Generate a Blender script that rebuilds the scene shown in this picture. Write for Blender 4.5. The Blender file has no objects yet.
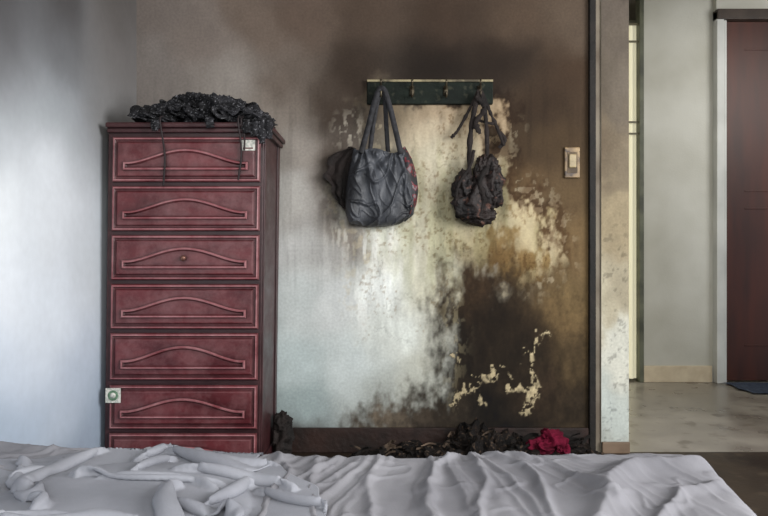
import bpy, math, random
import numpy as np
from mathutils import Vector, noise as mn
random.seed(4)
CAMH=0.862; F=675.0; S=225.0
scene=bpy.context.scene
scene.view_settings.view_transform='Standard'
def lin(c):
    c=np.asarray(c,float)/255.0
    return np.where(c<=0.04045,c/12.92,((c+0.055)/1.055)**2.4)
def P(px,py,D):
    s=F/D
    return ((px-384)/s, D-3.0, CAMH-(py-258)/s)
# ---------------- numpy noise
def vnoise(x,y,seed=0):
    xi=np.floor(x).astype(np.int64); yi=np.floor(y).astype(np.int64)
    fx=x-xi; fy=y-yi
    fx=fx*fx*fx*(fx*(fx*6-15)+10); fy=fy*fy*fy*(fy*(fy*6-15)+10)
    def h(a,b):
        n=(a*374761393+b*668265263+seed*974634777)&0x7fffffff
        n=((n^(n>>13))*1274126177)&0x7fffffff
        n=(n^(n>>16))&0xffffff
        return n/float(0xffffff)
    a=h(xi,yi);b=h(xi+1,yi);c=h(xi,yi+1);d=h(xi+1,yi+1)
    return (a*(1-fx)+b*fx)*(1-fy)+(c*(1-fx)+d*fx)*fy
def fbm(x,y,seed=0,oct=4):
    t=0;a=0.5;s=0
    for i in range(oct):
        t=t+a*vnoise(x*2**i,y*2**i,seed+i*17); s+=a; a*=0.5
    return t/s
def ss(a,b,x):
    t=np.clip((x-a)/(b-a),0,1); return t*t*(3-2*t)
# ---------------- materials
def newmat(name):
    m=bpy.data.materials.new(name); m.use_nodes=True
    nt=m.node_tree; b=nt.nodes['Principled BSDF']
    return m,nt,b
def pmat(name,c1,c2=None,scale=8,rough=0.7,bump=0.0,bscale=60,metal=0,detail=6,stretch=None,lo=0.35,hi=0.65,c3=None,s3=40,coat=0,r2=None,spec=None):
    m,nt,b=newmat(name); N=nt.nodes; L=nt.links
    tc=N.new('ShaderNodeTexCoord'); mp=N.new('ShaderNodeMapping'); L.new(tc.outputs['Object'],mp.inputs[0])
    if stretch: mp.inputs['Scale'].default_value=stretch
    b.inputs['Roughness'].default_value=rough; b.inputs['Metallic'].default_value=metal
    b.inputs['Coat Weight'].default_value=coat
    if spec is not None: b.inputs['Specular IOR Level'].default_value=spec
    a=tuple(lin(c1))+(1,); d=tuple(lin(c2 if c2 else c1))+(1,)
    nz=N.new('ShaderNodeTexNoise'); nz.inputs['Scale'].default_value=scale; nz.inputs['Detail'].default_value=detail
    L.new(mp.outputs[0],nz.inputs['Vector'])
    cr=N.new('ShaderNodeValToRGB'); cr.color_ramp.elements[0].position=lo; cr.color_ramp.elements[1].position=hi
    cr.color_ramp.elements[0].color=a; cr.color_ramp.elements[1].color=d
    L.new(nz.outputs[0],cr.inputs[0]); out=cr.outputs[0]
    if c3:
        n3=N.new('ShaderNodeTexNoise'); n3.inputs['Scale'].default_value=s3; n3.inputs['Detail'].default_value=3
        L.new(mp.outputs[0],n3.inputs['Vector'])
        r3=N.new('ShaderNodeValToRGB'); r3.color_ramp.elements[0].position=0.58; r3.color_ramp.elements[1].position=0.68
        L.new(n3.outputs[0],r3.inputs[0])
        mx=N.new('ShaderNodeMix'); mx.data_type='RGBA'
        L.new(r3.outputs[0],mx.inputs[0]); L.new(out,mx.inputs[6]); mx.inputs[7].default_value=tuple(lin(c3))+(1,)
        out=mx.outputs[2]
    L.new(out,b.inputs['Base Color'])
    if r2 is not None:
        mr=N.new('ShaderNodeMapRange'); mr.inputs[3].default_value=rough; mr.inputs[4].default_value=r2
        mr.inputs[1].default_value=0.3; mr.inputs[2].default_value=0.7
        L.new(nz.outputs[0],mr.inputs[0]); L.new(mr.outputs[0],b.inputs['Roughness'])
    if bump>0:
        n2=N.new('ShaderNodeTexNoise'); n2.inputs['Scale'].default_value=bscale; n2.inputs['Detail'].default_value=5
        L.new(mp.outputs[0],n2.inputs['Vector'])
        bp=N.new('ShaderNodeBump'); bp.inputs['Strength'].default_value=bump; bp.inputs['Distance'].default_value=0.01
        L.new(n2.outputs[0],bp.inputs['Height']); L.new(bp.outputs[0],b.inputs['Normal'])
    return m
def attrmat(name,rough=0.85,bump=0.35,nsc=90,amp=0.1):
    m,nt,b=newmat(name); N=nt.nodes; L=nt.links
    at=N.new('ShaderNodeAttribute'); at.attribute_name='Col'
    tc=N.new('ShaderNodeTexCoord')
    nz=N.new('ShaderNodeTexNoise'); nz.inputs['Scale'].default_value=nsc; nz.inputs['Detail'].default_value=6
    L.new(tc.outputs['Object'],nz.inputs['Vector'])
    mr=N.new('ShaderNodeMapRange'); mr.inputs[1].default_value=0.3; mr.inputs[2].default_value=0.7; mr.inputs[3].default_value=1-amp; mr.inputs[4].default_value=1+amp
    L.new(nz.outputs[0],mr.inputs[0])
    vm=N.new('ShaderNodeVectorMath'); vm.operation='SCALE'
    L.new(at.outputs['Color'],vm.inputs[0]); L.new(mr.outputs[0],vm.inputs['Scale'])
    L.new(vm.outputs[0],b.inputs['Base Color']); b.inputs['Roughness'].default_value=rough
    b.inputs['Specular IOR Level'].default_value=0.2
    ad=N.new('ShaderNodeMath'); ad.operation='MULTIPLY_ADD'; ad.inputs[1].default_value=0.25
    L.new(nz.outputs[0],ad.inputs[0]); L.new(at.outputs['Alpha'],ad.inputs[2])
    bp=N.new('ShaderNodeBump'); bp.inputs['Strength'].default_value=bump; bp.inputs['Distance'].default_value=0.004
    L.new(ad.outputs[0],bp.inputs['Height']); L.new(bp.outputs[0],b.inputs['Normal'])
    return m
# ---------------- mesh helpers
def mobj(name,verts,faces,mat,parent=None,smooth=False):
    me=bpy.data.meshes.new(name); me.from_pydata([tuple(v) for v in verts],[],[tuple(f) for f in faces]); me.update()
    o=bpy.data.objects.new(name,me); scene.collection.objects.link(o)
    if mat:
        me.materials.append(mat)
    if parent: o.parent=parent
    if smooth: me.polygons.foreach_set('use_smooth',[True]*len(me.polygons))
    return o
def empty(name):
    e=bpy.data.objects.new(name,None); scene.collection.objects.link(e); e.empty_display_size=0.1; return e
def boxvf(x0,x1,y0,y1,z0,z1):
    v=[(x0,y0,z0),(x1,y0,z0),(x1,y1,z0),(x0,y1,z0),(x0,y0,z1),(x1,y0,z1),(x1,y1,z1),(x0,y1,z1)]
    f=[(0,3,2,1),(4,5,6,7),(0,1,5,4),(1,2,6,5),(2,3,7,6),(3,0,4,7)]
    return v,f
def box(name,x0,x1,y0,y1,z0,z1,mat,parent=None,bevel=0,seg=2):
    v,f=boxvf(x0,x1,y0,y1,z0,z1); o=mobj(name,v,f,mat,parent)
    if bevel:
        b=o.modifiers.new('b','BEVEL'); b.width=bevel; b.segments=seg
    return o
def boxes(name,lst,mat,parent=None,bevel=0):
    V=[];Fc=[]
    for b in lst:
        v,f=boxvf(*b); n=len(V); V+=v; Fc+=[tuple(i+n for i in q) for q in f]
    o=mobj(name,V,Fc,mat,parent)
    if bevel:
        m=o.modifiers.new('b','BEVEL'); m.width=bevel; m.segments=2
    return o
def gridfaces(nu,nv,flip=False):
    i=np.arange(nu-1)[:,None]; j=np.arange(nv-1)[None,:]
    a=(i*nv+j).ravel(); q=np.stack([a,a+nv,a+nv+1,a+1],1)
    if flip: q=q[:,::-1]
    return q
def gridmesh(name,X,Y,Z,mat,parent=None,flip=False,smooth=True,col=None,alpha=None):
    nu,nv=X.shape
    V=np.stack([X.ravel(),Y.ravel(),Z.ravel()],1)
    Q=gridfaces(nu,nv,flip)
    o=mobj(name,V.tolist(),Q.tolist(),mat,parent,smooth)
    if col is not None:
        ca=o.data.color_attributes.new('Col','FLOAT_COLOR','POINT')
        c=np.ones((nu*nv,4),np.float32); c[:,:3]=col.reshape(-1,3)
        if alpha is not None: c[:,3]=alpha.ravel()
        ca.data.foreach_set('color',c.ravel())
    return o
def shep(U,V,pts,eps=250,p=2.0):
    W=0; C=0
    for (a,b,r,g,bl) in pts:
        w=1/((U-a)**2+(V-b)**2+eps)**p
        W=W+w; C=C+w[...,None]*lin((r,g,bl))
    return C/W[...,None]
def polysd(U,V,poly):
    d=np.full(U.shape,1e9); ins=np.zeros(U.shape,bool); n=len(poly)
    for i in range(n):
        ax,ay=poly[i]; bx,by=poly[(i+1)%n]
        dx,dy=bx-ax,by-ay
        t=np.clip(((U-ax)*dx+(V-ay)*dy)/(dx*dx+dy*dy),0,1)
        d=np.minimum(d,np.hypot(U-ax-t*dx,V-ay-t*dy))
        c=((ay>V)!=(by>V))&(U<dx*(V-ay)/(dy if dy else 1e-9)+ax)
        ins^=c
    return np.where(ins,d,-d)
def linesd(U,V,pl):
    d=np.full(U.shape,1e9)
    for (ax,ay),(bx,by) in zip(pl[:-1],pl[1:]):
        dx,dy=bx-ax,by-ay
        t=np.clip(((U-ax)*dx+(V-ay)*dy)/(dx*dx+dy*dy+1e-9),0,1)
        d=np.minimum(d,np.hypot(U-ax-t*dx,V-ay-t*dy))
    return d
K=0.95
# ---------------- BACK WALL (surface coordinates measured in 1/225 m units)
xs=np.arange(-1.10,0.9401,0.0045); zs=np.concatenate([np.arange(0,2.1,0.0045),np.linspace(2.12,2.8,20)])
X,Z=np.meshgrid(xs,zs,indexing='ij')
U=384+X*S; V=258-(Z-CAMH)*S
wu=(fbm(U/45,V/45,3)-0.5)*44; wv=(fbm(U/45,V/45,9)-0.5)*44
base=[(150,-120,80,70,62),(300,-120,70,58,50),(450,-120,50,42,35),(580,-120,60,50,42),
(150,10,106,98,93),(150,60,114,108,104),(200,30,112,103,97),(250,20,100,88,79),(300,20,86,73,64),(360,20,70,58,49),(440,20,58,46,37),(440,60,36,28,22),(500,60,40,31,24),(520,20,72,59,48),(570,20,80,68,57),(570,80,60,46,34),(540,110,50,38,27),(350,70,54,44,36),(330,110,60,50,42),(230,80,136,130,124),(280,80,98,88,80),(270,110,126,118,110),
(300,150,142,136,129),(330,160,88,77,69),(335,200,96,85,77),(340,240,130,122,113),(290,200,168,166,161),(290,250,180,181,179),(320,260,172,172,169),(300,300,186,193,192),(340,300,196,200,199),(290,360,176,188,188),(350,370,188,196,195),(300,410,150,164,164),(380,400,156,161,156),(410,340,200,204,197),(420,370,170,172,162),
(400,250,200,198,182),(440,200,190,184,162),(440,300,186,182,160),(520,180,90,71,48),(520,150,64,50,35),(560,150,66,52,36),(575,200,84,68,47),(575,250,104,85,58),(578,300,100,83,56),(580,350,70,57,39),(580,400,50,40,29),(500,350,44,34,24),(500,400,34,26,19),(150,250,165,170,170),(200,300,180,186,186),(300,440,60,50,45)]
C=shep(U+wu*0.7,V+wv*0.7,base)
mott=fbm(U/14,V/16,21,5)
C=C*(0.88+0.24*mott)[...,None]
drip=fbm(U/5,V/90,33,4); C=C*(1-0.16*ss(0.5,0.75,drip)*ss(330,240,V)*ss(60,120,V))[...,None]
alpha=np.zeros_like(U)
n1=fbm(U/18,V/26,41,5)-0.5; n2=fbm(U/4,V/5,51,4)-0.5; n3=fbm(U/9,V/30,53,5)-0.5
peel=[(380,100),(496,100),(500,124),(486,146),(500,165),(506,196),(532,202),(548,226),(554,258),(544,284),(512,288),(484,270),(464,292),(452,352),(436,372),(395,374),(366,340),(362,290),(370,250),(372,225),(352,215),(350,190),(395,150)]
sd=polysd(U,V,peel)+n1*42+n2*16+n3*16
rightness=ss(385,430,U)
mp_h=ss(-5.0,5.0,sd); mp_s=ss(-28,24,sd)
mpeel=mp_h*rightness+mp_s*(1-rightness)
mpeel=mpeel*(1-0.7*ss(300,380,V)*ss(470,430,U))
cpt=[(400,112,114,101,82),(440,112,144,127,104),(440,128,184,171,147),(485,120,154,136,110),(440,160,190,183,161),(430,230,186,182,160),(375,235,214,214,207),(372,300,222,226,222),(400,340,206,211,205),(440,280,184,182,162),(430,360,162,160,145),(500,220,172,161,131),(540,230,178,165,133),(520,270,142,126,93),(545,262,182,169,137),(480,280,110,93,66),(545,294,114,97,69),(460,200,160,152,127),(500,250,130,112,81),(470,250,164,154,123)]
Cp=shep(U+wu*.8,V+wv*.8,cpt)
Cp=Cp*(0.70+0.55*fbm(U/9,V/34,71,5))[...,None]
Cp=Cp*(0.86+0.28*fbm(U/3.5,V/9,72,4))[...,None]
sp=fbm(U/3.0,V/3.6,61,4); spr=ss(0.42,0.60,fbm(U/30,V/30,66,3))
Cp=Cp*(1-0.42*(ss(0.58,0.72,sp)*spr)[...,None]*np.array([0.85,1,1.15]))
st=ss(0.50,0.66,fbm(U/15,V/26,77,6))*ss(170,215,V)*ss(355,300,V)*ss(430,490,U)
Cp=Cp*(1-0.55*st[...,None]*np.array([0.8,1.0,1.25]))
gst=ss(0.45,0.7,fbm(U/12,V/60,177,5))*ss(120,170,V)*ss(320,260,V)
Cp=Cp*(1-0.22*gst[...,None]*np.array([0.95,0.9,1.25]))
ln=np.exp(-((fbm(U/20,V/45,79,4)-0.5)/0.008)**2)*ss(100,130,V); Cp=Cp*(1-0.28*ln[...,None])
C=C*(1-mpeel[...,None])+Cp*mpeel[...,None]
alpha-=mpeel*0.8
wh=ss(0.52,0.66,fbm(U/4.5,V/40,83,4))*np.exp(-((U-366)/16)**2)*ss(225,250,V)*ss(350,300,V)
C=C*(1-0.6*wh[...,None])+lin((222,224,219))*0.6*wh[...,None]
fl=ss(0.60,0.64,fbm(U/6,V/7,81,4))*ss(-34,-6,polysd(U,V,peel))*(1-mp_h)*ss(110,125,V)*ss(330,290,V)
C=C*(1-0.4*fl[...,None])+lin((190,178,150))*0.4*fl[...,None]
fl2=ss(0.56,0.66,fbm(U/5,V/8,181,4))*np.exp(-((U-350)/14)**2-((V-132)/16)**2)
C=C*(1-0.7*fl2[...,None])+lin((196,188,172))*0.7*fl2[...,None]
fl3=ss(0.56,0.66,fbm(U/3,V/14,183,4))*np.exp(-((U-345)/16)**2-((V-235)/20)**2)
C=C*(1-0.6*fl3[...,None])+lin((200,198,188))*0.6*fl3[...,None]
halo=np.exp(-((sd+5)/9.0)**2)*ss(300,240,V)*ss(400,440,U)
C=C*(1-0.55*halo[...,None]*np.array([0.85,1,1.1]))
# burn column
burn=[(446,300),(458,264),(484,268),(512,282),(540,286),(560,280),(620,292),(620,480),(335,480),(352,424),(400,404),(436,390),(450,350)]
sb=polysd(U,V,burn)+n1*34+n3*40+n2*22
mb=ss(-24,16,sb)
cb=shep(U+wu*.8,V+wv*.8,[(475,290,50,37,24),(500,315,26,19,12),(470,350,24,18,12),(490,400,14,11,8),(440,408,46,39,31),(400,418,74,66,56),(530,335,36,27,18),(560,320,90,73,48),(575,300,98,81,54),(545,395,42,32,22),(578,360,70,57,38),(575,410,40,32,22),(520,430,11,9,7),(420,440,24,19,16),(515,350,26,20,13),(450,385,32,26,18)])
cb=cb*(0.45+1.1*fbm(U/7,V/16,91,5))[...,None]*(0.75+0.5*fbm(U/2.5,V/3,92,3))[...,None]
soft=ss(0.5,0.7,fbm(U/10,V/16,97,5)); cb=cb*(1+0.5*soft*ss(350,420,V))[...,None]
C=C*(1-mb[...,None])+cb*mb[...,None]
ash=ss(0.56,0.66,fbm(U/6,V/10,99,5))*np.exp(-((U-452)/12)**2-((V-330)/60)**2)
C=C*(1-0.4*ash[...,None])+lin((150,140,112))*0.4*ash[...,None]
for pl,w in [([(550,332),(541,339),(534,351),(530,366)],1.3),([(530,366),(535,378),(539,388),(536,400),(528,412)],1.7),([(528,352),(535,360)],0.7),([(453,402),(460,394),(468,391)],1.8),([(474,390),(482,381),(492,383),(498,376)],1.5),([(510,391),(522,388),(534,392),(530,402)],2.4),([(482,400),(487,406)],0.6),([(457,352),(461,362)],0.3),([(507,372),(512,377)],0.5)]:
    dd=linesd(U+n2*20,V+n2*12+n1*14,pl)
    mm=ss(w+0.9,w-0.9,dd-4*np.clip(n2*3,-1,1))*0.88
    cc=lin((196,180,144))*(0.25+0.9*fbm(U/3,V/3,95,3))[...,None]
    C=C*(1-mm[...,None])+cc*mm[...,None]; alpha+=mm*0.8
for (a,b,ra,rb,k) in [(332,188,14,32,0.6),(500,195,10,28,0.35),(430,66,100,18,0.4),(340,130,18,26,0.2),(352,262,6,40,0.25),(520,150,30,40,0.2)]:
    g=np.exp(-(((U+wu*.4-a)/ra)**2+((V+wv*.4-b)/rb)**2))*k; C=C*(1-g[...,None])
C=np.clip(C*K,0.003,0.9)
M_wall=attrmat('scorched_plaster')
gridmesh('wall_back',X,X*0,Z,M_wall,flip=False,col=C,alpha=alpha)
# ---------------- LEFT WALL
ys=np.concatenate([np.linspace(-4.2,-1.6,60)[:-1],np.arange(-1.6,0.0001,0.008)]); zs=np.arange(0,2.81,0.0125)
Y,Z=np.meshgrid(ys,zs,indexing='ij')
A=Y*200; B=Z*200
lw=[]  # soot above; the bright patch fading to the corner is light in the colour
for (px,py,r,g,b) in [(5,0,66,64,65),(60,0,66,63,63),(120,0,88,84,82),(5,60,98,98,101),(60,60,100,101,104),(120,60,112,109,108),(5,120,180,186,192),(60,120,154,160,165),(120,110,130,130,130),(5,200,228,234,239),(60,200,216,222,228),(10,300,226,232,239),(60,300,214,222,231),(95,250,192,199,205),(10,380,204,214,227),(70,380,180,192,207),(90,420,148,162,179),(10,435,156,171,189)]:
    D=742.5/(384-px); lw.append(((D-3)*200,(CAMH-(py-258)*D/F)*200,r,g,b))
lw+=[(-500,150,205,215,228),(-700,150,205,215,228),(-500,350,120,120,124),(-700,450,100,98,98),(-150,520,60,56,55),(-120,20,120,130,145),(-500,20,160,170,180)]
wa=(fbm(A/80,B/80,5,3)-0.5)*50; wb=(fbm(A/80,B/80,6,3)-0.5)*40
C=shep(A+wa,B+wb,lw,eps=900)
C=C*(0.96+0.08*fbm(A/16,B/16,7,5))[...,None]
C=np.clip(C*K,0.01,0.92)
gridmesh('wall_left',Y*0-1.10,Y,Z,attrmat('smoky_lit_plaster',bump=0.05,nsc=30,amp=0.03),flip=True,col=C)
# ---------------- casing right
def colpanel(name,x0,x1,y,pts,seed):
    xs=np.arange(x0,x1+0.001,0.005); xs[-1]=x1; zs=np.arange(0,2.81,0.0062)
    X,Z=np.meshgrid(xs,zs,indexing='ij'); s=F/(3+y)
    U=384+X*s; V=258-(Z-CAMH)*s
    C=shep(U+(fbm(U/20,V/20,seed)-.5)*20,V+(fbm(U/25,V/25,seed+2)-.5)*60,pts)
    C=C*(0.85+0.3*fbm(U/7,V/14,seed+5,4))[...,None]
    sp=ss(0.66,0.72,fbm(U/5,V/5,seed+8,4))*ss(180,260,V); C=C*(1-0.35*sp[...,None])
    return X,Z,np.clip(C*K,0.01,0.9)
X,Z,C=colpanel('p',0.962,1.084,-0.012,[(612,-60,70,62,56),(612,10,88,80,72),(605,80,82,74,64),(620,80,102,94,84),(605,150,92,80,66),(622,150,118,108,91),(612,220,140,128,104),(603,300,170,163,142),(620,290,144,136,116),(612,350,188,188,177),(612,420,174,181,176),(612,450,120,116,105)],101)
e=empty('trim_1')
gridmesh('scorched_casing_face',X,X*0-0.012,Z,M_wall,parent=e,col=C)
M_black=pmat('sooty_black_paint',(12,11,9),(26,22,19),scale=14,rough=0.7,bump=0.3,spec=0.3)
M_jamb=pmat('dirty_cream_jamb',(150,145,130),(175,172,160),scale=5,rough=0.7)
boxes('jamb_core',[(0.962,1.084,-0.0115,0.12,0,2.8)],M_jamb,e)
box('trim_2',0.907,0.936,-0.022,0.0,0.0,2.8,M_black,None,0.004)
box('wall_back_core',-1.10,0.96,0.004,0.12,0,2.8,M_jamb)
box('trim_3',0.936,0.962,-0.004,0.004,0,2.8,pmat('grey_filler',(86,76,64),(118,110,96),scale=6,rough=0.8))
# other room shell
M_pale=pmat('pale_plaster',(176,182,176),(196,200,194),scale=3,rough=0.85,bump=0.1,bscale=80)
M_ceil=pmat('sooty_ceiling',(90,85,80),(140,135,130),scale=2,rough=0.9)
boxes('wall_back_door_side',[(2.0,2.7,0.0,0.12,0,2.8),(1.084,2.0,0.0,0.12,2.35,2.8)],M_pale)
boxes('wall_right',[(2.7,2.8,-4.2,-3.5,0,2.8),(2.7,2.8,-1.3,0,0,2.8),(2.7,2.8,-3.5,-1.3,0,0.8),(2.7,2.8,-3.5,-1.3,2.3,2.8)],M_pale)
boxes('window_1',[(2.72,2.76,-3.5,-3.44,0.8,2.3),(2.72,2.76,-1.36,-1.3,0.8,2.3),(2.72,2.76,-3.5,-1.3,0.8,0.86),(2.72,2.76,-3.5,-1.3,2.24,2.3),(2.72,2.76,-2.42,-2.38,0.8,2.3)],pmat('window_frame_paint',(200,200,195),rough=0.5))
box('wall_rear',-1.2,2.8,-4.3,-4.2,0,2.8,M_pale)
box('ceiling',-1.2,4.2,-4.3,2.6,2.8,2.9,M_ceil)
M_floor=pmat('dark_sooty_floor',(30,22,16),(50,38,27),scale=3,rough=0.4,bump=0.1,c3=(58,47,36),s3=14,r2=0.6)
box('floor',-1.2,2.8,-4.3,0.0,-0.1,0.0,M_floor)
M_hfloor=pmat('worn_grey_terrazzo',(120,114,106),(146,140,131),scale=4,rough=0.25,bump=0.02,c3=(108,101,92),s3=9,r2=0.4)
box('floor_hall',0.9,4.2,0.0,2.6,-0.1,0.0,M_hfloor)
# ---------------- HALL
HY=1.69
M_hall=pmat('hall_plaster',(178,176,165),(204,203,195),scale=1.6,rough=0.85,bump=0.1,bscale=80)
box('wall_hall',1.80,2.29,HY,HY+0.12,0,2.8,M_hall)
box('baseboard_hall',1.80,2.275,HY-0.015,HY,0,0.115,pmat('beige_baseboard',(206,192,166),(188,172,146),scale=12,rough=0.6),None,0.004)
boxes('wall_hall_right',[(3.2,3.4,HY-0.05,HY+0.12,0,2.8),(2.29,3.4,HY-0.04,HY+0.12,2.56,2.8)],M_hall)
box('wall_hall_left',0.85,0.95,0.12,2.6,0,2.8,M_hall)
box('wall_hall_end',0.85,4.2,2.5,2.6,0,2.8,M_hall)
boxes('wall_hall_east',[(4.1,4.2,0.0,2.6,0,2.8)],M_hall)
M_frame=pmat('grey_white_frame',(186,187,184),(206,207,204),scale=4,rough=0.5)
e=empty('door_frame')
boxes('jamb_mouldings',[(2.285,2.335,HY-0.06,HY+0.1,0,2.56),(2.345,2.365,HY-0.035,HY+0.1,0,2.53)],M_frame,e,0.004)
boxes('jamb_rebate',[(2.333,2.347,HY-0.03,HY+0.1,0,2.53)],pmat('dark_rebate',(70,66,60)),e)
boxes('dark_lintel',[(2.285,3.25,HY-0.07,HY+0.1,2.5,2.57)],pmat('dark_lintel_wood',(46,36,30),(70,58,50),scale=8,rough=0.5),e,0.004)
M_door=pmat('red_brown_door_wood',(52,20,11),(76,31,16),scale=1.6,detail=3,rough=0.5,stretch=(5,5,0.8))
e=empty('door_1')
box('leaf',2.365,3.2,HY-0.01,HY+0.035,0.012,2.5,M_door,e,0.003)
boxes('panel_moulding',[(2.50,3.07,HY-0.014,HY-0.01,z,z+0.012) for z in (0.25,1.2,1.32,2.3)],M_door,e,0.002)
xx,yy=np.meshgrid(np.linspace(2.32,3.1,60),np.linspace(1.25,1.62,40),indexing='ij')
gridmesh('door_mat',xx+0.01*np.sin(yy*30),yy,0.008+0.006*fbm(xx*30,yy*30,4),pmat('blue_mat_fibre',(34,44,62),(66,78,98),scale=60,rough=0.95,bump=0.6,bscale=200))
e=empty('window_2')
boxes('frame',[(1.768,1.80,HY-0.02,HY+0.06,0,2.8)],pmat('green_frame_paint',(62,64,52),(96,98,80),scale=8,rough=0.5),e,0.004)
m,nt,b=newmat('glowing_curtain'); b.inputs['Base Color'].default_value=tuple(lin((228,222,190)))+(1,); b.inputs['Roughness'].default_value=0.9
b.inputs['Emission Color'].default_value=tuple(lin((236,231,202)))+(1,); b.inputs['Emission Strength'].default_value=0.36  # curtain glows by emission, standing in for daylight behind it
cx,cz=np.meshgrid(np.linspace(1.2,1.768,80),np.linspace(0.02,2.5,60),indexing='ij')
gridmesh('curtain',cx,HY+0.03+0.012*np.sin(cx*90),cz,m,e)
boxes('louvre_bars',[(1.2,1.768,HY-0.005,HY+0.005,z,z+0.012) for z in (1.72,1.80,2.36,2.48)],pmat('bar_paint',(90,84,62),rough=0.5),e)
# ---------------- BASEBOARD
M_bb=pmat('charred_baseboard_paint',(22,14,11),(42,26,21),scale=9,rough=0.65,bump=0.4,bscale=40,spec=0.3)
box('baseboard_back',-1.09,0.905,-0.018,-0.001,0,0.11,M_bb,None,0.004)
box('baseboard_casing',0.962,1.084,-0.028,-0.013,0,0.05,pmat('brown_skirting',(84,66,50),(110,92,74),scale=9,rough=0.6),None,0.003)

# ---------------- CHEST OF DRAWERS
def dust_red(name,ca,cb,cdust,amt,rough=(0.3,0.55)):
    m,nt,b=newmat(name); N=nt.nodes; L=nt.links
    tc=N.new('ShaderNodeTexCoord')
    nz=N.new('ShaderNodeTexNoise'); nz.inputs['Scale'].default_value=5; nz.inputs['Detail'].default_value=9; nz.inputs['Roughness'].default_value=0.68
    mp=N.new('ShaderNodeMapping'); mp.inputs['Scale'].default_value=(1.0,1,1.8); L.new(tc.outputs['Object'],mp.inputs[0]); L.new(mp.outputs[0],nz.inputs['Vector'])
    cr=N.new('ShaderNodeValToRGB'); cr.color_ramp.elements[0].position=0.3; cr.color_ramp.elements[1].position=0.7
    cr.color_ramp.elements[0].color=tuple(lin(ca))+(1,); cr.color_ramp.elements[1].color=tuple(lin(cb))+(1,)
    L.new(nz.outputs[0],cr.inputs[0])
    n2=N.new('ShaderNodeTexNoise'); n2.inputs['Scale'].default_value=9; n2.inputs['Detail'].default_value=10; n2.inputs['Roughness'].default_value=0.78; L.new(tc.outputs['Object'],n2.inputs['Vector'])
    mr=N.new('ShaderNodeMapRange'); mr.inputs[1].default_value=0.42; mr.inputs[2].default_value=0.68; mr.inputs[3].default_value=0.0; mr.inputs[4].default_value=amt
    L.new(n2.outputs[0],mr.inputs[0])
    mx=N.new('ShaderNodeMix'); mx.data_type='RGBA'; L.new(mr.outputs[0],mx.inputs[0]); L.new(cr.outputs[0],mx.inputs[6]); mx.inputs[7].default_value=tuple(lin(cdust))+(1,)
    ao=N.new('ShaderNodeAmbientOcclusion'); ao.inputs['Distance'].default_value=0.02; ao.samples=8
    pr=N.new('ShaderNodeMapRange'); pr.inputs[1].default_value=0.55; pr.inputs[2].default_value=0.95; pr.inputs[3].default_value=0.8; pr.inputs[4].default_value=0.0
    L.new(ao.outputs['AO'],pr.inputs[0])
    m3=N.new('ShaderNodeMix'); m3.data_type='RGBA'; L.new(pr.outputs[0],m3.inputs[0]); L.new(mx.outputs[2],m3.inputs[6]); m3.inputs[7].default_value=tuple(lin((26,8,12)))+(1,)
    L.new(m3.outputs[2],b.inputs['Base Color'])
    m2=N.new('ShaderNodeMapRange'); m2.inputs[1].default_value=0.3; m2.inputs[2].default_value=0.7; m2.inputs[3].default_value=rough[0]; m2.inputs[4].default_value=rough[1]
    L.new(nz.outputs[0],m2.inputs[0]); L.new(m2.outputs[0],b.inputs['Roughness'])
    return m
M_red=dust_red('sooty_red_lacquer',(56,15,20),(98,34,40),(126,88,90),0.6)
M_hl=dust_red('highlight_red_edge',(104,48,54),(144,88,92),(172,132,134),0.7)  # paler red paints the highlight on raised edges and arch mouldings into the colour
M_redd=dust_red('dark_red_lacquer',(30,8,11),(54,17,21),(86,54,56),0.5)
ch=empty('chest_of_drawers')
DF=2.6; sf=F/DF
def cx_(px): return (px-384)/sf
def cz_(py): return CAMH-(py-258)/sf
yf=-0.40
objs=[]
xl,xr=cx_(107),cx_(263)
zt=cz_(124)
objs.append(boxes('carcass',[(xl,xr,yf+0.006,-0.03,0.05,zt-0.02)],M_redd,ch,0.003))
objs.append(boxes('side_frame',[(xr-0.001,xr+0.006,yf+0.01,yf+0.05,0.05,zt-0.03),(xr-0.001,xr+0.006,-0.08,-0.035,0.05,zt-0.03)],M_redd,ch,0.002))
objs.append(boxes('top_board',[(xl-0.004,xr+0.028,yf-0.02,-0.022,zt-0.016,zt+0.004)],M_redd,ch,0.006))
objs.append(boxes('cornice',[(xl-0.002,xr+0.018,yf-0.008,-0.026,zt-0.034,zt-0.015)],M_redd,ch,0.005))
objs.append(boxes('plinth',[(xl-0.006,xr+0.008,yf-0.006,-0.03,0.0,0.075)],M_redd,ch,0.005))
rows=[(137,182),(186,231),(235,280),(284,329),(333,380),(385,429),(433,470)]
def panel_outline(x0,x1,z0,z1,n=56):
    h=z1-z0; pts=[]
    pts.append((x0,z0)); pts.append((x1,z0))
    for i in range(n+1):
        t=i/n; x=x1+(x0-x1)*t
        u=abs(2*t-1)
        b=0.0 if u>0.92 else 0.5*(1+math.cos(math.pi*u/0.92))
        pts.append((x,z0+h*(0.36+0.64*b**0.8)))
    return pts
def offset_loop(pts,d):
    n=len(pts); out=[]
    for i in range(n):
        a=Vector(pts[i-1]); b=Vector(pts[i]); c=Vector(pts[(i+1)%n])
        e1=(b-a); e2=(c-b)
        if e1.length<1e-9: e1=e2
        if e2.length<1e-9: e2=e1
        e1.normalize(); e2.normalize()
        n1=Vector((-e1.y,e1.x)); n2=Vector((-e2.y,e2.x)); nn=(n1+n2)
        if nn.length<1e-6: nn=n1
        nn.normalize(); k=d/max(0.5,nn.dot(n1))
        out.append((b.x+nn.x*k,b.y+nn.y*k))
    return out
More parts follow.
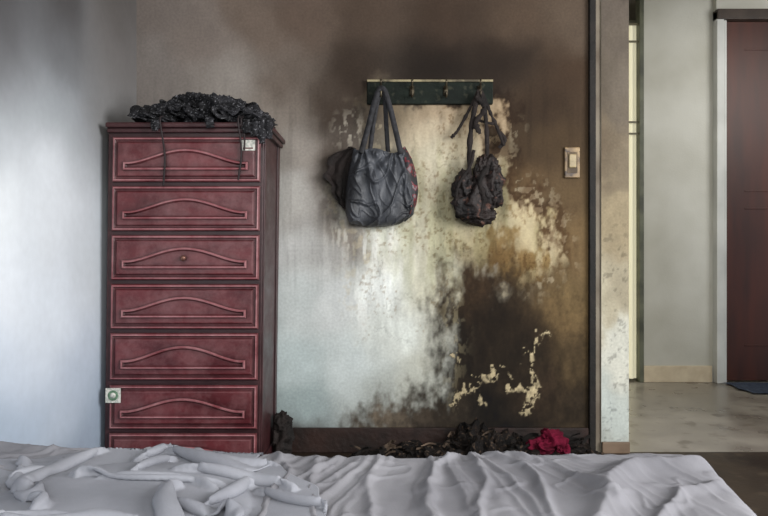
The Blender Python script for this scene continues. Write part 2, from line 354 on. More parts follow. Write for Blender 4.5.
def profile_panel(name,outline,prof,mat,parent,cap=True,mat2=None,hl=()):
    V=[];Fc=[];n=len(outline); mi=[]
    for ins,y in prof:
        for p in offset_loop(outline,ins): V.append((p[0],y,p[1]))
    for k in range(len(prof)-1):
        for i in range(n):
            j=(i+1)%n; Fc.append((k*n+i,k*n+j,(k+1)*n+j,(k+1)*n+i)); mi.append(1 if k in hl else 0)
    if cap: Fc.append(tuple(range((len(prof)-1)*n,len(prof)*n))); mi.append(0)
    o=mobj(name,V,Fc,mat,parent)
    if mat2:
        o.data.materials.append(mat2); o.data.polygons.foreach_set('material_index',mi)
    return o
x0d,x1d=cx_(112),cx_(260)
for i,(a,b) in enumerate(rows):
    z1=cz_(a); z0=cz_(b)
    rect=[(x0d,z0),(x1d,z0),(x1d,z1),(x0d,z1)]
    ys_=yf-0.008
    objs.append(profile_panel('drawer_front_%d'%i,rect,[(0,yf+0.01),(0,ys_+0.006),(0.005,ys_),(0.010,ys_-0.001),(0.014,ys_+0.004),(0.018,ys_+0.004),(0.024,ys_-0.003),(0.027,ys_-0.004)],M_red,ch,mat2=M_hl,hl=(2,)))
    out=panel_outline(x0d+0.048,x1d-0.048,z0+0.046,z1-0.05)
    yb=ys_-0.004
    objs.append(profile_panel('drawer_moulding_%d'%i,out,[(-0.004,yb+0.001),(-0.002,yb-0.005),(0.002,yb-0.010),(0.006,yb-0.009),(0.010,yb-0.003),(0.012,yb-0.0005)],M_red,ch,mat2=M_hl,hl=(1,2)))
def lathe(name,prof,c,mat,parent,n=20):
    V=[];Fc=[]
    for (r,y) in prof:
        for k in range(n):
            a=2*math.pi*k/n; V.append((c[0]+r*math.cos(a),c[1]+y,c[2]+r*math.sin(a)))
    for j in range(len(prof)-1):
        for k in range(n):
            l=(k+1)%n; Fc.append((j*n+k,j*n+l,(j+1)*n+l,(j+1)*n+k))
    Fc.append(tuple(range((len(prof)-1)*n,len(prof)*n)))
    return mobj(name,V,Fc,mat,parent,True)
objs.append(lathe('knob',[(0.006,0),(0.005,-0.008),(0.010,-0.014),(0.011,-0.019),(0.006,-0.024),(0.001,-0.025)],(cx_(186),ys_-0.004,cz_(258)),pmat('brass_knob',(120,86,74),rough=0.4,metal=0.6),ch))
M_stick=pmat('sticker_paper',(204,202,194),(166,170,162),scale=90,rough=0.6,lo=0.45,hi=0.55)
objs.append(boxes('paper_label',[(cx_(241),cx_(255),ys_-0.0055,ys_-0.004,cz_(151),cz_(140.5))],M_stick,ch))
objs.append(boxes('label_band',[(cx_(243),cx_(253),ys_-0.006,ys_-0.0054,cz_(149.5),cz_(148))],pmat('label_ink',(90,60,60)),ch))
objs.append(boxes('round_sticker_base',[(cx_(109.5),cx_(124.5),ys_-0.0065,ys_-0.0045,cz_(402),cz_(387.5))],M_stick,ch))
objs.append(lathe('round_sticker_seal',[(0.020,0),(0.020,-0.001),(0.016,-0.0012)],(cx_(117),ys_-0.0065,cz_(394.7)),pmat('seal_green',(64,98,74),(110,138,114),scale=80),ch))
objs.append(lathe('round_sticker_centre',[(0.011,0),(0.011,-0.001),(0.002,-0.001)],(cx_(117),ys_-0.0078,cz_(394.7)),M_stick,ch))
for o in objs:
    for v in o.data.vertices:
        v.co.x-= (zt-v.co.z)*0.013-0.004
# ---------------- crumple helpers
def blob(center,rad,amp,freq,seed,sub=5,flat=None,ridge=True,front=None):
    import bmesh
    bm=bmesh.new(); bmesh.ops.create_icosphere(bm,subdivisions=sub,radius=1)
    V=[]
    for v in bm.verts:
        p=v.co.copy(); q=p*freq+Vector((seed*3.7,seed*1.3,seed*7.1))
        w=mn.noise_vector(q*0.6)*0.9
        n=mn.noise(q+w)
        r=(1-abs(n)*2.2) if ridge else n
        n2=mn.noise((q+w)*2.4); r+=0.45*((1-abs(n2)*2.2) if ridge else n2)
        r+=0.25*mn.noise((q+w)*6)
        k=1+amp*(r-0.6)
        x=center[0]+p.x*rad[0]*k; y=center[1]+p.y*rad[1]*k; z=center[2]+p.z*rad[2]*k
        if flat is not None and z<flat: z=flat
        V.append((x,y,z))
    Fc=[tuple(v.index for v in f.verts) for f in bm.faces]; bm.free()
    return V,Fc
def merge(parts):
    V=[];Fc=[]
    for v,f in parts:
        n=len(V); V+=v; Fc+=[tuple(i+n for i in q) for q in f]
    return V,Fc
def ribbon(pts,w,th=0.003,n=24,wdir=None,wave=0,seed=0):
    P_=[Vector(p) for p in pts]; P_=[P_[0]*2-P_[1]]+P_+[P_[-1]*2-P_[-2]]
    C_=[]
    for i in range(1,len(P_)-2):
        for k in range(n):
            t=k/n; a,b,c,d=P_[i-1:i+3]
            C_.append(0.5*((2*b)+(c-a)*t+(2*a-5*b+4*c-d)*t*t+(-a+3*b-3*c+d)*t**3))
    C_.append(P_[-2])
    V=[];Fc=[]
    for i,p in enumerate(C_):
        t=(C_[min(i+1,len(C_)-1)]-C_[max(i-1,0)]).normalized()
        wd=Vector(wdir) if wdir else t.cross(Vector((0,1,0)))
        if wd.length<1e-4: wd=Vector((1,0,0))
        wd=(wd-t*wd.dot(t)).normalized(); nn=t.cross(wd).normalized()
        ww=w*(1+wave*mn.noise(Vector((i*0.15,seed,0))))
        for a,b in ((-1,-1),(1,-1),(1,1),(-1,1)):
            V.append(tuple(p+wd*a*ww/2+nn*b*th/2))
    m=len(C_)
    for i in range(m-1):
        for k in range(4):
            l=(k+1)%4; Fc.append((i*4+k,i*4+l,(i+1)*4+l,(i+1)*4+k))
    Fc.append((3,2,1,0)); Fc.append(tuple((m-1)*4+k for k in range(4)))
    return V,Fc
# ---------------- CLOTHES PILE on chest
M_char=pmat('burnt_lace_fabric',(16,16,18),(40,40,44),scale=20,rough=0.85,bump=0.5,bscale=160,c3=(112,112,116),s3=130,spec=0.3)
zt2=zt+0.005
pts=[]
def at(px,py,D): return P(px,py,D)
for (px,py,D,rx,ry,rz,sd_) in [(160,122,2.7,.07,.10,.022,1),(178,116,2.72,.07,.10,.044,2),(198,112,2.7,.07,.10,.052,3),(220,113,2.68,.075,.11,.046,4),(242,117,2.7,.065,.10,.036,5),(260,123,2.66,.045,.09,.022,6),(205,106,2.75,.045,.06,.032,7),(232,109,2.72,.05,.06,.032,8),(185,105,2.72,.035,.06,.027,9),(213,102,2.74,.03,.05,.02,10)]:
    c=at(px,py,D); pts.append(blob(c,(rx,ry,rz),0.62,1.3,sd_,5,flat=zt2))
e=empty('pile_of_burnt_clothes')
V_,F_=merge(pts); mobj('crumpled_fabric',V_,F_,M_char,e,True)
rb=[]
for k,(px,py,L) in enumerate([(150,122,3),(205,118,4),(250,120,10),(257,120,18),(264,121,12),(242,122,5)]):
    a=at(px,py-8,2.66); b=at(px+3,py-3,2.6); c=at(px+4,py+L,2.558)
    rb.append(ribbon([a,(b[0],b[1],max(b[2],zt2+0.008)),(c[0],yf-0.032,zt2-0.0),(c[0]+0.003,yf-0.036,c[2]-0.02)],0.030,0.004,wdir=(1,0,0),wave=1.0,seed=k))
for k in range(26):
    px=random.uniform(146,262); hh=1-abs(px-208)/80
    a=at(px,120-14*hh,2.70); a=(a[0],a[1]-0.06,max(a[2],zt2+0.015))
    dx=random.uniform(-0.06,0.06)
    rb.append(ribbon([a,(a[0]+dx*0.5,a[1]-0.02,a[2]+random.uniform(0.0,0.012)),(a[0]+dx,a[1]-0.05,max(zt2+0.006,a[2]-0.025))],random.uniform(0.012,0.035),0.003,n=8,wave=1.2,seed=k))
V_,F_=merge(rb); mobj('hanging_scraps',V_,F_,M_char,e,True)
M_cord=pmat('charred_cord',(22,16,18),(40,30,32),rough=0.8)
rb=[]
for (x,y0,y1,dx) in [(163,124,186,0),(240,124,180,-2),(243,124,150,1)]:
    a=P(x,116,2.6);b=P(x,(y0+y1)/2,2.57);c=P(x+dx,y1,2.575)
    rb.append(ribbon([a,(a[0],yf-0.034,zt2),(b[0]+0.004,yf-0.022,b[2]),(c[0],yf-0.022,c[2])],0.006,0.004,wdir=(1,0,0)))
V_,F_=merge(rb); mobj('dangling_cords',V_,F_,M_cord,e,True)
# ---------------- COAT RACK
rk=empty('coat_rack')
M_rk=pmat('scorched_green_board',(9,14,11),(19,27,21),scale=12,rough=0.75,bump=0.3,c3=(44,46,37),s3=40,spec=0.2)
x0,_,z1=P(367,82,2.98); x1,_,z0=P(493,104,2.98)
box('board',x0,x1,-0.022,-0.001,z0,z1,M_rk,rk,0.004)
box('top_strip',x0,x1,-0.026,-0.001,z1,z1+0.010,pmat('flaked_cream_edge',(140,130,100),(70,63,47),scale=18,rough=0.7,lo=0.4,hi=0.6),rk,0.002)
M_hook=pmat('tarnished_metal',(100,92,74),(60,52,42),scale=30,rough=0.4,metal=0.7)
def tube(pts,r,n=8,res=10):
    P_=[Vector(p) for p in pts]; P_=[P_[0]*2-P_[1]]+P_+[P_[-1]*2-P_[-2]]; C_=[]
    for i in range(1,len(P_)-2):
        for k in range(res):
            t=k/res;a,b,c,d=P_[i-1:i+3]
            C_.append(0.5*((2*b)+(c-a)*t+(2*a-5*b+4*c-d)*t*t+(-a+3*b-3*c+d)*t**3))
    C_.append(P_[-2]); V=[];Fc=[]
    up=Vector((0.37,0.2,0.9))
    for i,p in enumerate(C_):
        t=(C_[min(i+1,len(C_)-1)]-C_[max(i-1,0)]).normalized()
        a=t.cross(up).normalized(); b=t.cross(a)
        for k in range(n):
            an=2*math.pi*k/n; V.append(tuple(p+a*r*math.cos(an)+b*r*math.sin(an)))
    for i in range(len(C_)-1):
        for k in range(n):
            l=(k+1)%n; Fc.append((i*n+k,i*n+l,(i+1)*n+l,(i+1)*n+k))
    Fc.append(tuple(range(n))); Fc.append(tuple((len(C_)-1)*n+k for k in range(n)))
    return V,Fc
hk=[]
for px in (381,412,446,480):
    x,_,z=P(px,90,2.96)
    hk.append(tube([(x,-0.02,z+0.01),(x,-0.045,z+0.012),(x,-0.062,z+0.03),(x,-0.058,z+0.042)],0.0045))
    hk.append(tube([(x,-0.02,z-0.005),(x,-0.04,z-0.028),(x,-0.06,z-0.03),(x,-0.068,z-0.01)],0.0045))
    hk.append(boxvf(x-0.01,x+0.01,-0.026,-0.02,z-0.02,z+0.022))
V_,F_=merge(hk); mobj('hooks',V_,F_,M_hook,rk,True)
# ---------------- TOTE BAG
def q(px,py,y): s=F/(3+y); return ((px-384)/s,y,CAMH-(py-258)/s)
tb=empty('tote_bag')
m_t=pmat('charcoal_canvas',(30,32,36),(68,71,77),scale=6,rough=0.55,bump=0.25,bscale=90,stretch=(1.5,1,0.7))
Dt=2.93
lft=[(353,146),(351,158),(348,172),(346,186),(345,200),(345,212),(348,221)]
rgt=[(405,149),(409,162),(412,177),(414,192),(415,205),(414,214),(406,221)]
def interp(pl,t):
    n=len(pl)-1; f=t*n; i=min(int(f),n-1); f-=i
    return (pl[i][0]*(1-f)+pl[i+1][0]*f, pl[i][1]*(1-f)+pl[i+1][1]*f)
nu,nv=110,100
XX=np.zeros((nu,nv));YY=XX.copy();ZZ=XX.copy();YB=XX.copy()
for i in range(nu):
    u=i/(nu-1)
    for j in range(nv):
        v=j/(nv-1)
        l=interp(lft,v); r=interp(rgt,v)
        px=l[0]+(r[0]-l[0])*u; py=l[1]+(r[1]-l[1])*u
        py+= (3.5*math.sin(math.pi*u)+2.5*math.sin(3*math.pi*u+0.6))*(1-v)**3 + 5.5*max(0,math.sin(math.pi*min(1,u*1.05)))**0.5*v**3
        x,_,z=P(px,py,Dt)
        th=math.sqrt(max(0,1-abs(2*u-1)**3))
        bul=(0.35+0.65*math.sin(math.pi*min(1,v*0.75+0.12)))*(1 if v<0.9 else math.sqrt(max(0,1-((v-0.9)/0.1)**2)))
        a1=math.atan2(u-0.2,v+0.08); a2=math.atan2(u-0.82,v+0.08)
        f=0.009*math.sin(a1*11+1.2*mn.noise(Vector((u*3,v*3,2))))+0.008*math.sin(a2*13+1)
        f+=0.010*mn.noise(Vector((u*5,v*4,7)))-0.012*max(0,1-abs(mn.noise(Vector((u*4+v*2,v*3,1))))*9)-0.006*max(0,1-abs(mn.noise(Vector((u*7-v*3,v*6,5))))*7)
        XX[i,j]=x;ZZ[i,j]=z
        YY[i,j]=-0.045-0.055*th*bul+f*min(1,th*1.4)*(0.5+0.5*min(1,v*6)); YB[i,j]=-0.028
        if u in(0,1) : YY[i,j]=-0.04
o=gridmesh('front_panel',XX,YY,ZZ,m_t,tb,flip=True)
sd2=o.modifiers.new('s','SOLIDIFY'); sd2.thickness=0.002
gridmesh('back_panel',XX,YB,ZZ,m_t,tb)
m_pr,nt,b=newmat('scorched_red_print'); N=nt.nodes;L=nt.links
tc=N.new('ShaderNodeTexCoord'); vo=N.new('ShaderNodeTexNoise'); vo.inputs['Scale'].default_value=38; vo.inputs['Detail'].default_value=2; L.new(tc.outputs['Object'],vo.inputs['Vector'])
cr=N.new('ShaderNodeValToRGB'); L.new(vo.outputs[0],cr.inputs[0]); cr.color_ramp.interpolation='CONSTANT'
el=cr.color_ramp.elements; el[0].color=tuple(lin((28,28,32)))+(1,); el[1].position=0.54; el[1].color=tuple(lin((96,24,34)))+(1,)
e3=el.new(0.62); e3.color=tuple(lin((100,92,94)))+(1,)
L.new(cr.outputs[0],b.inputs['Base Color']); b.inputs['Roughness'].default_value=0.6
gu,gv=16,60
GX=np.zeros((gu,gv));GY=GX.copy();GZ=GX.copy()
for i in range(gu):
    u=i/(gu-1)
    for j in range(gv):
        v=j/(gv-1); r=interp(rgt,v*0.9); w=9*math.sin(math.pi*min(1,v*0.85+0.15))
        px=r[0]-4+w*u; x,_,z=P(px,r[1]-4*u*(1-v),Dt)
        GX[i,j]=x;GZ[i,j]=z;GY[i,j]=-0.075+0.035*u-0.01*math.sin(math.pi*u)+0.006*math.sin(v*14+u*3)
gridmesh('printed_gusset',GX,GY,GZ,m_pr,tb,flip=True)
m_ch=pmat('charred_cloth',(18,15,14),(38,31,29),scale=14,rough=0.85,bump=0.6,bscale=90,spec=0.3)
FX=np.zeros((30,50));FY=FX.copy();FZ=FX.copy()
fl_l=[(348,146),(328,157),(325,176),(334,196),(342,208)]; fl_r=[(356,148),(354,160),(352,180),(350,205),(349,212)]
for i in range(30):
    u=i/29
    for j in range(50):
        v=j/49; l=interp(fl_l,v); r=interp(fl_r,v); px=l[0]+(r[0]-l[0])*u+6*mn.noise(Vector((v*9,u,3)))*(1-u); py=l[1]+(r[1]-l[1])*u
        x,_,z=P(px,py,2.96); FX[i,j]=x;FZ[i,j]=z;FY[i,j]=-0.022-0.016*abs(math.sin(u*7+v*3))
o=gridmesh('burnt_flap',FX,FY,FZ,m_ch,tb,flip=True)
m_st=pmat('strap_webbing',(26,26,28),(46,46,50),scale=40,rough=0.75,bump=0.3,spec=0.3)
rb=[]
rb.append(ribbon([q(361,153,-0.088),q(368,128,-0.08),q(374,104,-0.070),q(379,90,-0.064),q(384,90,-0.064),q(389,104,-0.070),q(395,128,-0.08),q(401,154,-0.09)],0.024,0.004))
rb.append(ribbon([q(370,150,-0.045),q(374,120,-0.05),q(379,96,-0.055),q(382,93,-0.055),q(385,100,-0.055),q(386,120,-0.05),q(388,152,-0.045)],0.02,0.004))
V_,F_=merge(rb); mobj('straps',V_,F_,m_st,tb,True)
# ---------------- DRAWSTRING BAG
db=empty('drawstring_bag')
m_b=pmat('burnt_brown_fabric',(16,13,13),(38,29,27),scale=16,rough=0.65,bump=0.7,bscale=70,c3=(80,54,45),s3=38,spec=0.35)
bl=[]
for (px,py,rx,ry,rz,sd_) in [(474,201,.075,.045,.085,11),(488,180,.055,.04,.085,12),(465,188,.045,.035,.06,13),(478,215,.06,.04,.04,14),(494,196,.035,.035,.05,15),(483,168,.035,.03,.045,16)]:
    c=q(px,py,-0.06); bl.append(blob(c,(rx,ry,rz),0.5,1.1,sd_,5))
V_,F_=merge(bl); V_=[(x,min(y,-0.004),z) for x,y,z in V_]; mobj('crumpled_pouch',V_,F_,m_b,db,True)
rb=[]
rb.append(ribbon([q(469,185,-0.075),q(470,140,-0.06),q(474,112,-0.062),q(479,92,-0.064)],0.022,0.004,wave=0.5))
rb.append(ribbon([q(487,172,-0.07),q(487,140,-0.06),q(485,112,-0.062),q(481,92,-0.066)],0.018,0.004,wave=0.5,seed=3))
rb.append(ribbon([q(479,90,-0.066),q(468,112,-0.05),q(458,130,-0.04),q(451,138,-0.03)],0.013,0.003,wave=0.6,seed=5))
rb.append(ribbon([q(481,90,-0.066),q(490,112,-0.05),q(498,130,-0.04),q(504,146,-0.03)],0.015,0.003,wave=0.6,seed=6))
rb.append(ribbon([q(474,118,-0.05),q(484,122,-0.05),q(494,124,-0.05)],0.012,0.003,wave=0.6,seed=26))
rb.append(ribbon([q(500,132,-0.035),q(505,140,-0.03),q(499,148,-0.03)],0.016,0.003))
rb.append(ribbon([q(476,96,-0.07),q(485,108,-0.07),q(476,122,-0.07),q(480,134,-0.07)],0.022,0.003,wave=0.8,seed=8))
rb.append(ribbon([q(474,150,-0.085),q(470,166,-0.10),q(458,186,-0.10),q(456,206,-0.09)],0.014,0.003,wave=0.4,seed=9))
rb.append(ribbon([q(488,166,-0.10),q(480,182,-0.11),q(484,200,-0.11),q(478,218,-0.10)],0.02,0.003,wave=0.8,seed=19))
V_,F_=merge(rb); mobj('straps_and_cords',V_,F_,m_ch,db,True)
# ---------------- LIGHT SWITCH
lw_=empty('light_switch')
x0,_,z0=P(564.5,178,2.99); x1,_,z1=P(580,147,2.99)
box('plate',x0,x1,-0.012,0.0,z0,z1,pmat('scorched_brass_plate',(134,112,78),(84,66,45),scale=20,rough=0.4,c3=(48,36,27),s3=26,metal=0.2),lw_,0.004)
box('recess',x0+0.012,x1-0.012,-0.0135,-0.011,z0+0.022,z1-0.022,pmat('recess_dark',(64,50,34),(94,77,53),scale=30),lw_,0.002)
box('rocker',x0+0.018,x1-0.018,-0.021,-0.012,z0+0.045,z1-0.032,pmat('rocker_cream',(150,134,98),(100,85,60),scale=30,rough=0.4),lw_,0.004)
# ---------------- DEBRIS
db_=empty('charred_debris_pile')
pts=[]
rnd=random.Random(7)
for k in range(70):
    x=rnd.uniform(-0.10,0.9); y=rnd.uniform(-0.28,-0.06)
    if 0.58<x<0.86 and y<-0.11: continue
    h=0.026+0.045*math.exp(-((x-0.40)/0.20)**2)
    r=rnd.uniform(0.02,0.06)
    pts.append(blob((x,min(y,-0.09),h*rnd.uniform(0.4,1.3)),(r,r*0.8,max(0.012,h*rnd.uniform(0.5,0.9))),0.8,1.3,20+k,3,flat=0.001))
V_,F_=merge(pts); V_=[(x,min(y,-0.02),z) for x,y,z in V_]
mobj('char_lumps',V_,F_,pmat('char',(5,4,4),(22,16,13),scale=24,rough=0.85,bump=0.6,c3=(60,48,38),s3=60,spec=0.2),db_,False)
sl=[]
for k in range(130):
    x=rnd.uniform(-0.15,0.86); y=rnd.uniform(-0.30,-0.08); z=rnd.uniform(0.01,0.07+0.06*math.exp(-((x-0.40)/0.20)**2))
    if 0.54<x<0.86: y=rnd.uniform(-0.10,-0.06)
    a=rnd.uniform(-0.7,0.7); L=rnd.uniform(0.02,0.07); t=rnd.uniform(-0.5,0.8)
    sl.append(ribbon([(x,y,z),(x+L*0.5*math.cos(a),y+0.01,z+L*0.5*t+0.006),(x+L*math.cos(a),min(-0.03,y+L*math.sin(a)*0.5),z+L*t)],rnd.uniform(0.004,0.016),0.003,n=4))
V_,F_=merge(sl); mobj('splinters',V_,F_,pmat('ash_splinters',(16,13,11),(104,88,74),scale=7,rough=0.85,lo=0.48,hi=0.68,spec=0.2),db_)
V_,F_=merge([blob(q(549,440,-0.23),(.048,.032,.034),0.8,0.8,61,5,flat=0.005),blob(q(540,447,-0.24),(.042,.032,.026),0.8,0.8,62,5,flat=0.005),blob(q(562,448,-0.23),(.024,.028,.018),0.8,0.8,63,5,flat=0.005)])
mobj('magenta_cloth',V_,F_,pmat('magenta_fabric',(46,8,18),(90,16,38),scale=14,rough=0.9,bump=0.3,spec=0.1),None,True)
V_,F_=merge([blob(q(282,422,-0.13),(.035,.04,.035),0.6,1.3,66,4,flat=0.0),blob(q(281,440,-0.13),(.045,.045,.07),0.5,1.3,67,4,flat=0.0)])
V_=[(max(x,-0.462),min(y,-0.02),z) for x,y,z in V_]
mobj('burnt_rag',V_,F_,m_ch,None,True)
# ---------------- BED
def cloth(X0,L0,L1,steps,iters,floorz,bend=0.3,g=9.8,dt=0.012,fric=0.5,ks=(2,)):
    Pn=X0.copy(); Vv=np.zeros_like(Pn)
    nu,nv,_=Pn.shape
    Ld=np.sqrt(L0[:, :-1]**2+L1[:-1,:]**2)
    def con(a,b,L,k):
        d=b-a; l=np.sqrt((d**2).sum(-1))+1e-9
        return (k*0.5*(l-L)/l)[...,None]*d
    for s in range(steps):
        Q=Pn.copy()
        Vv[...,2]-=g*dt; Vv*=0.97
        Pn=Pn+Vv*dt
        for it in range(iters):
            for o_ in (0,1):
                m=(nu-o_)//2; a=slice(o_,o_+2*m-1,2); b=slice(o_+1,o_+2*m,2)
                c=con(Pn[a],Pn[b],L0[a],1.0); Pn[a]+=c; Pn[b]-=c
                m=(nv-o_)//2; a=slice(o_,o_+2*m-1,2); b=slice(o_+1,o_+2*m,2)
                c=con(Pn[:,a],Pn[:,b],L1[:,a],1.0); Pn[:,a]+=c; Pn[:,b]-=c
            for o_ in (0,1):
                m=(nu-o_)//2; a=slice(o_,o_+2*m-1,2); b=slice(o_+1,o_+2*m,2)
                c=con(Pn[a,:-1],Pn[b,1:],Ld[a],0.35); Pn[a,:-1]+=c; Pn[b,1:]-=c
                c=con(Pn[a,1:],Pn[b,:-1],Ld[a],0.35); Pn[a,1:]+=c; Pn[b,:-1]-=c
            for k in ks:
                L=(k*L0[:nu-k]); c=con(Pn[:-k],Pn[k:],L,bend*0.4)
                Pn[:-k]+=c; Pn[k:]-=c
                L=(k*L1[:,:nv-k]); c=con(Pn[:,:-k],Pn[:,k:],L,bend*0.4)
                Pn[:,:-k]+=c; Pn[:,k:]-=c
            fz=floorz(Pn[...,0],Pn[...,1])
            hit=Pn[...,2]<fz
            Pn[...,2]=np.where(hit,fz,Pn[...,2])
        hitf=(Pn[...,2]<=fz+0.0008)[...,None]
        Pn[...,:2]=np.where(hitf,Q[...,:2]+(Pn[...,:2]-Q[...,:2])*(1-fric),Pn[...,:2])
        Vv=(Pn-Q)/dt
        sp_=np.sqrt((Vv**2).sum(-1,keepdims=True)); Vv*=np.minimum(1,0.8/(sp_+1e-9))
    return Pn
def upsample(Fd,k):
    def up1(A):
        n=A.shape[0]; t=np.arange((n-1)*k+1)/k; i=np.minimum(t.astype(int),n-2); f=(t-i).reshape((-1,)+(1,)*(A.ndim-1))
        p0=A[np.maximum(i-1,0)];p1=A[i];p2=A[i+1];p3=A[np.minimum(i+2,n-1)]
        return 0.5*(2*p1+(p2-p0)*f+(2*p0-5*p1+4*p2-p3)*f*f+(-p0+3*p1-3*p2+p3)*f**3)
    B=up1(Fd); return np.swapaxes(up1(np.swapaxes(B,0,1)),0,1)
bd=empty('bed')
BX0,BX1,BY0,BY1,BZ=-1.085,0.70,-2.38,-1.46,0.42
r=0.05
def wrap(a,lo,hi,r):
    pos=a.copy(); drop=np.zeros_like(a)
    for sgn,edge in ((1,hi),(-1,lo)):
        t=(a-(edge-sgn*r))*sgn
        m1=(t>0)&(t<=r*math.pi/2); m2=t>r*math.pi/2
        pos=np.where(m1,edge-sgn*r+sgn*r*np.sin(t/r),pos); drop=np.where(m1,r-r*np.cos(np.clip(t/r,0,1.58)),drop)
        pos=np.where(m2,edge,pos); drop=np.where(m2,r+(t-r*math.pi/2),drop)
    return pos,drop
a=np.arange(BX0-0.0,BX1+0.30,0.004); b=np.arange(BY0-0.26,BY1+0.26,0.004)
A,B=np.meshgrid(a,b,indexing='ij')
px_,dx_=wrap(A,BX0-1,BX1,r); py_,dy_=wrap(B,BY0,BY1,r)
drop=np.minimum(np.sqrt(dx_**2+dy_**2),0.36)
w1=(fbm(A*4,B*4,3)-.5); w2=(fbm(A*9,B*9,13)-.5)
def ridge(pl,w,h,wa=0.03):
    d=linesd(A+w1*wa*2+w2*wa*0.6,B+w2*wa,pl)/w; hv=h*(0.6+0.8*fbm(A*6,B*6,207,2))
    return hv*(0.65*np.exp(-d**2)+0.35*np.exp(-d*1.6))
H=0.009*(fbm(A*2.5,B*2.5,23,2)-.5)*2+0.004*(fbm(A*8,B*5,24,3)-.5)*2
fan=np.arctan2(A-0.12,-(B+0.9))
def crease(n,lo): return np.clip((1-np.abs(2*n-1)-lo)/(1-lo),0,1)**1.5
H=H+0.006*crease(fbm(fan*9+w1*0.8,B*1.2,31,2),0.76)
H=H+0.0032*crease(fbm(fan*20+w1*1.5,B*1.8,37,2),0.76)
H=H+0.003*crease(fbm(A*9+B*7+w1*2,B*9-A*4,39,2),0.82)
for pl,w,h in [([(-0.25,-1.48),(-0.20,-1.62),(-0.21,-1.9)],.011,.010),([(-0.16,-1.48),(-0.14,-1.7),(-0.1,-1.95)],.010,.008),([(-0.02,-1.47),(-0.03,-1.6),(0.0,-1.9)],.010,.008),
   ([(0.17,-1.48),(0.10,-1.58),(0.08,-1.9)],.012,.012),([(0.2,-1.48),(0.2,-1.62),(0.15,-1.9)],.009,.009),([(0.23,-1.48),(0.30,-1.6),(0.28,-1.9)],.011,.011),([(0.25,-1.48),(0.36,-1.56),(0.41,-1.8)],.012,.010),
   ([(0.66,-1.58),(0.52,-1.60),(0.42,-1.70),(0.36,-1.88)],.035,.022),([(0.66,-1.70),(0.55,-1.74),(0.47,-1.87)],.016,.011),([(-0.6,-1.47),(-0.5,-1.5),(-0.32,-1.52)],.014,.008),([(-1.08,-1.5),(-0.8,-1.52),(-0.62,-1.56)],.018,.010),([(-1.08,-1.62),(-0.85,-1.62),(-0.7,-1.7)],.016,.012),([(-1.08,-1.72),(-0.9,-1.70),(-0.75,-1.78)],.012,.010),([(-1.02,-1.56),(-0.78,-1.68),(-0.72,-1.85)],.01,.010)]:
    H=H+ridge(pl,w,h)
left=ss(-0.2,-1.05,A)*0.028
hem=0.010*np.sin(A*55+w1*8)*ss(0.03,0.2,dy_)+0.010*np.sin(B*55+w1*8)*ss(0.03,0.2,dx_)
fade=(1-ss(0.02,0.1,drop))
ZB=BZ-drop+ (H+left)*fade
PX=px_+np.where(dx_>0.03,np.abs(hem),0)+ (-0.05*ss(-1.6,-2.0,B)*ss(0.4,0.7,A))
PY=py_+np.where(dy_>0.03,np.sign(B+1.9)*np.abs(hem),0)
M_sheet=pmat('grey_cotton_sheet',(110,110,115),(132,132,137),scale=4,rough=0.95,bump=0.08,bscale=220,spec=0.2)
gridmesh('sheet',PX,PY,ZB,M_sheet,bd)
box('mattress',BX0+0.005,BX1-0.07,BY0+0.02,BY1-0.02,0.2,BZ-0.025,M_sheet,bd,0.04,4)
M_wd=pmat('dark_bed_wood',(50,34,24),(72,50,36),scale=6,rough=0.5,stretch=(0.5,4,4))
box('base',BX0+0.005,BX1-0.08,BY0+0.04,BY1-0.04,0.12,0.2,M_wd,bd,0.005)
boxes('legs',[(x,x+0.05,y,y+0.05,0,0.12) for x in (BX0+0.04,BX1-0.16) for y in (BY0+0.07,BY1-0.12)],M_wd,bd,0.004)
n=96; u=np.linspace(-0.5,0.5,n); UU,VV=np.meshgrid(u,u,indexing='ij')
SZ=0.84; LL=SZ/(n-1)
rad=np.sqrt(UU**2+VV**2)
cmp_=0.62+0.10*(rad/0.5)
ru=np.maximum(np.abs(UU),np.abs(VV))+1e-9; kk=ru/np.maximum(rad,1e-9); kk=0.4+0.6*kk
sx=UU*SZ*cmp_*kk; sy=VV*SZ*(cmp_+0.10)*kk
tw=1.0*(1-rad)
X_=sx*np.cos(tw)-sy*np.sin(tw); Y_=sx*np.sin(tw)+sy*np.cos(tw)
Zi=0.04+0.07*(fbm(UU*8+3,VV*5+2,301,3)-0.4)+0.012*np.sin(UU*26+4*fbm(UU*3,VV*3,5))
X0=np.stack([X_-0.45,Y_-1.86,Zi],-1)
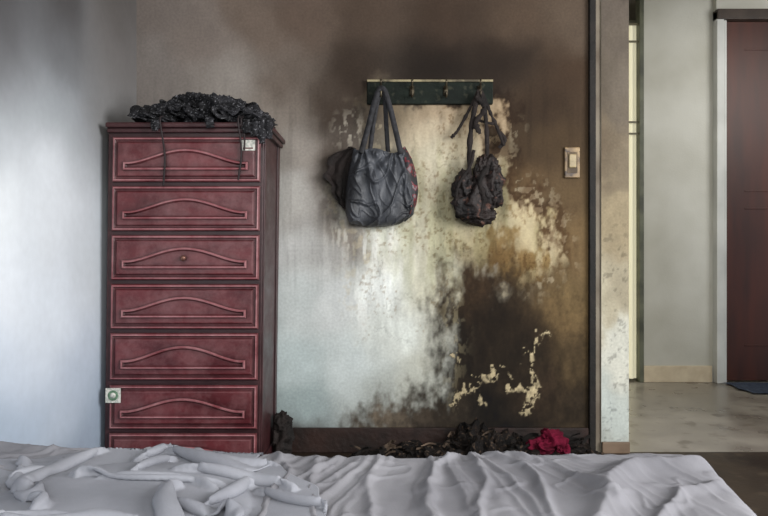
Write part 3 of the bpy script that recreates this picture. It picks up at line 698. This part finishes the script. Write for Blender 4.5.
dome=lambda x,y: 0.008+0.026*np.sqrt(np.clip(1-((x+0.45)/0.22)**2-((y+1.86)/0.25)**2,0,1))+0.028*ss(-0.2,-1.05,x)
R=cloth(X0,np.full((n-1,n),LL),np.full((n,n-1),LL),110,6,dome,bend=0.35,ks=(2,4))
R=upsample(R,3)
zz=R[...,2]; zz=np.where(zz>0.055,0.055+(zz-0.055)*0.5,zz); zz=np.minimum(zz,0.085)
o=gridmesh('bunched_sheet',np.clip(R[...,0],-0.88,-0.1),np.minimum(R[...,1],-1.52),BZ+0.004+zz,pmat('pale_cotton',(118,120,127),(140,142,149),scale=5,rough=0.95,bump=0.08,bscale=200,spec=0.2),bd)
sol=o.modifiers.new('s','SOLIDIFY'); sol.thickness=0.003
# ---------------- LIGHTS
def area(name,loc,tgt,sx,sy,power,color):
    l=bpy.data.lights.new(name,'AREA'); l.shape='RECTANGLE'; l.size=sx; l.size_y=sy; l.energy=power; l.color=color
    o=bpy.data.objects.new(name,l); scene.collection.objects.link(o); o.location=loc
    o.rotation_euler=(Vector(tgt)-Vector(loc)).to_track_quat('-Z','Y').to_euler(); return o
area('window_daylight',(2.6,-2.4,1.55),(-0.8,-0.6,0.9),2.0,1.4,150,(1.0,0.985,0.98))
area('rear_fill',(0.2,-4.1,1.7),(-0.1,0,0.9),2.0,1.4,85,(1.0,0.99,0.97))  # added fill from behind the camera; the rear wall has no window
area('hall_fill',(3.0,0.35,2.2),(2.0,1.7,1.0),0.8,0.8,17,(1,0.97,0.91))  # added area light for the hallway
w=bpy.data.worlds.new('World'); scene.world=w; w.use_nodes=True
w.node_tree.nodes['Background'].inputs[0].default_value=(0.75,0.85,1.0,1); w.node_tree.nodes['Background'].inputs[1].default_value=0.8
cam=bpy.data.cameras.new('Camera'); cam.lens=36*F/768; cam.sensor_width=36; cam.clip_start=0.05
co=bpy.data.objects.new('Camera',cam); scene.collection.objects.link(co); co.location=(0,-3,CAMH); co.rotation_euler=(math.pi/2,0,0)
scene.camera=co
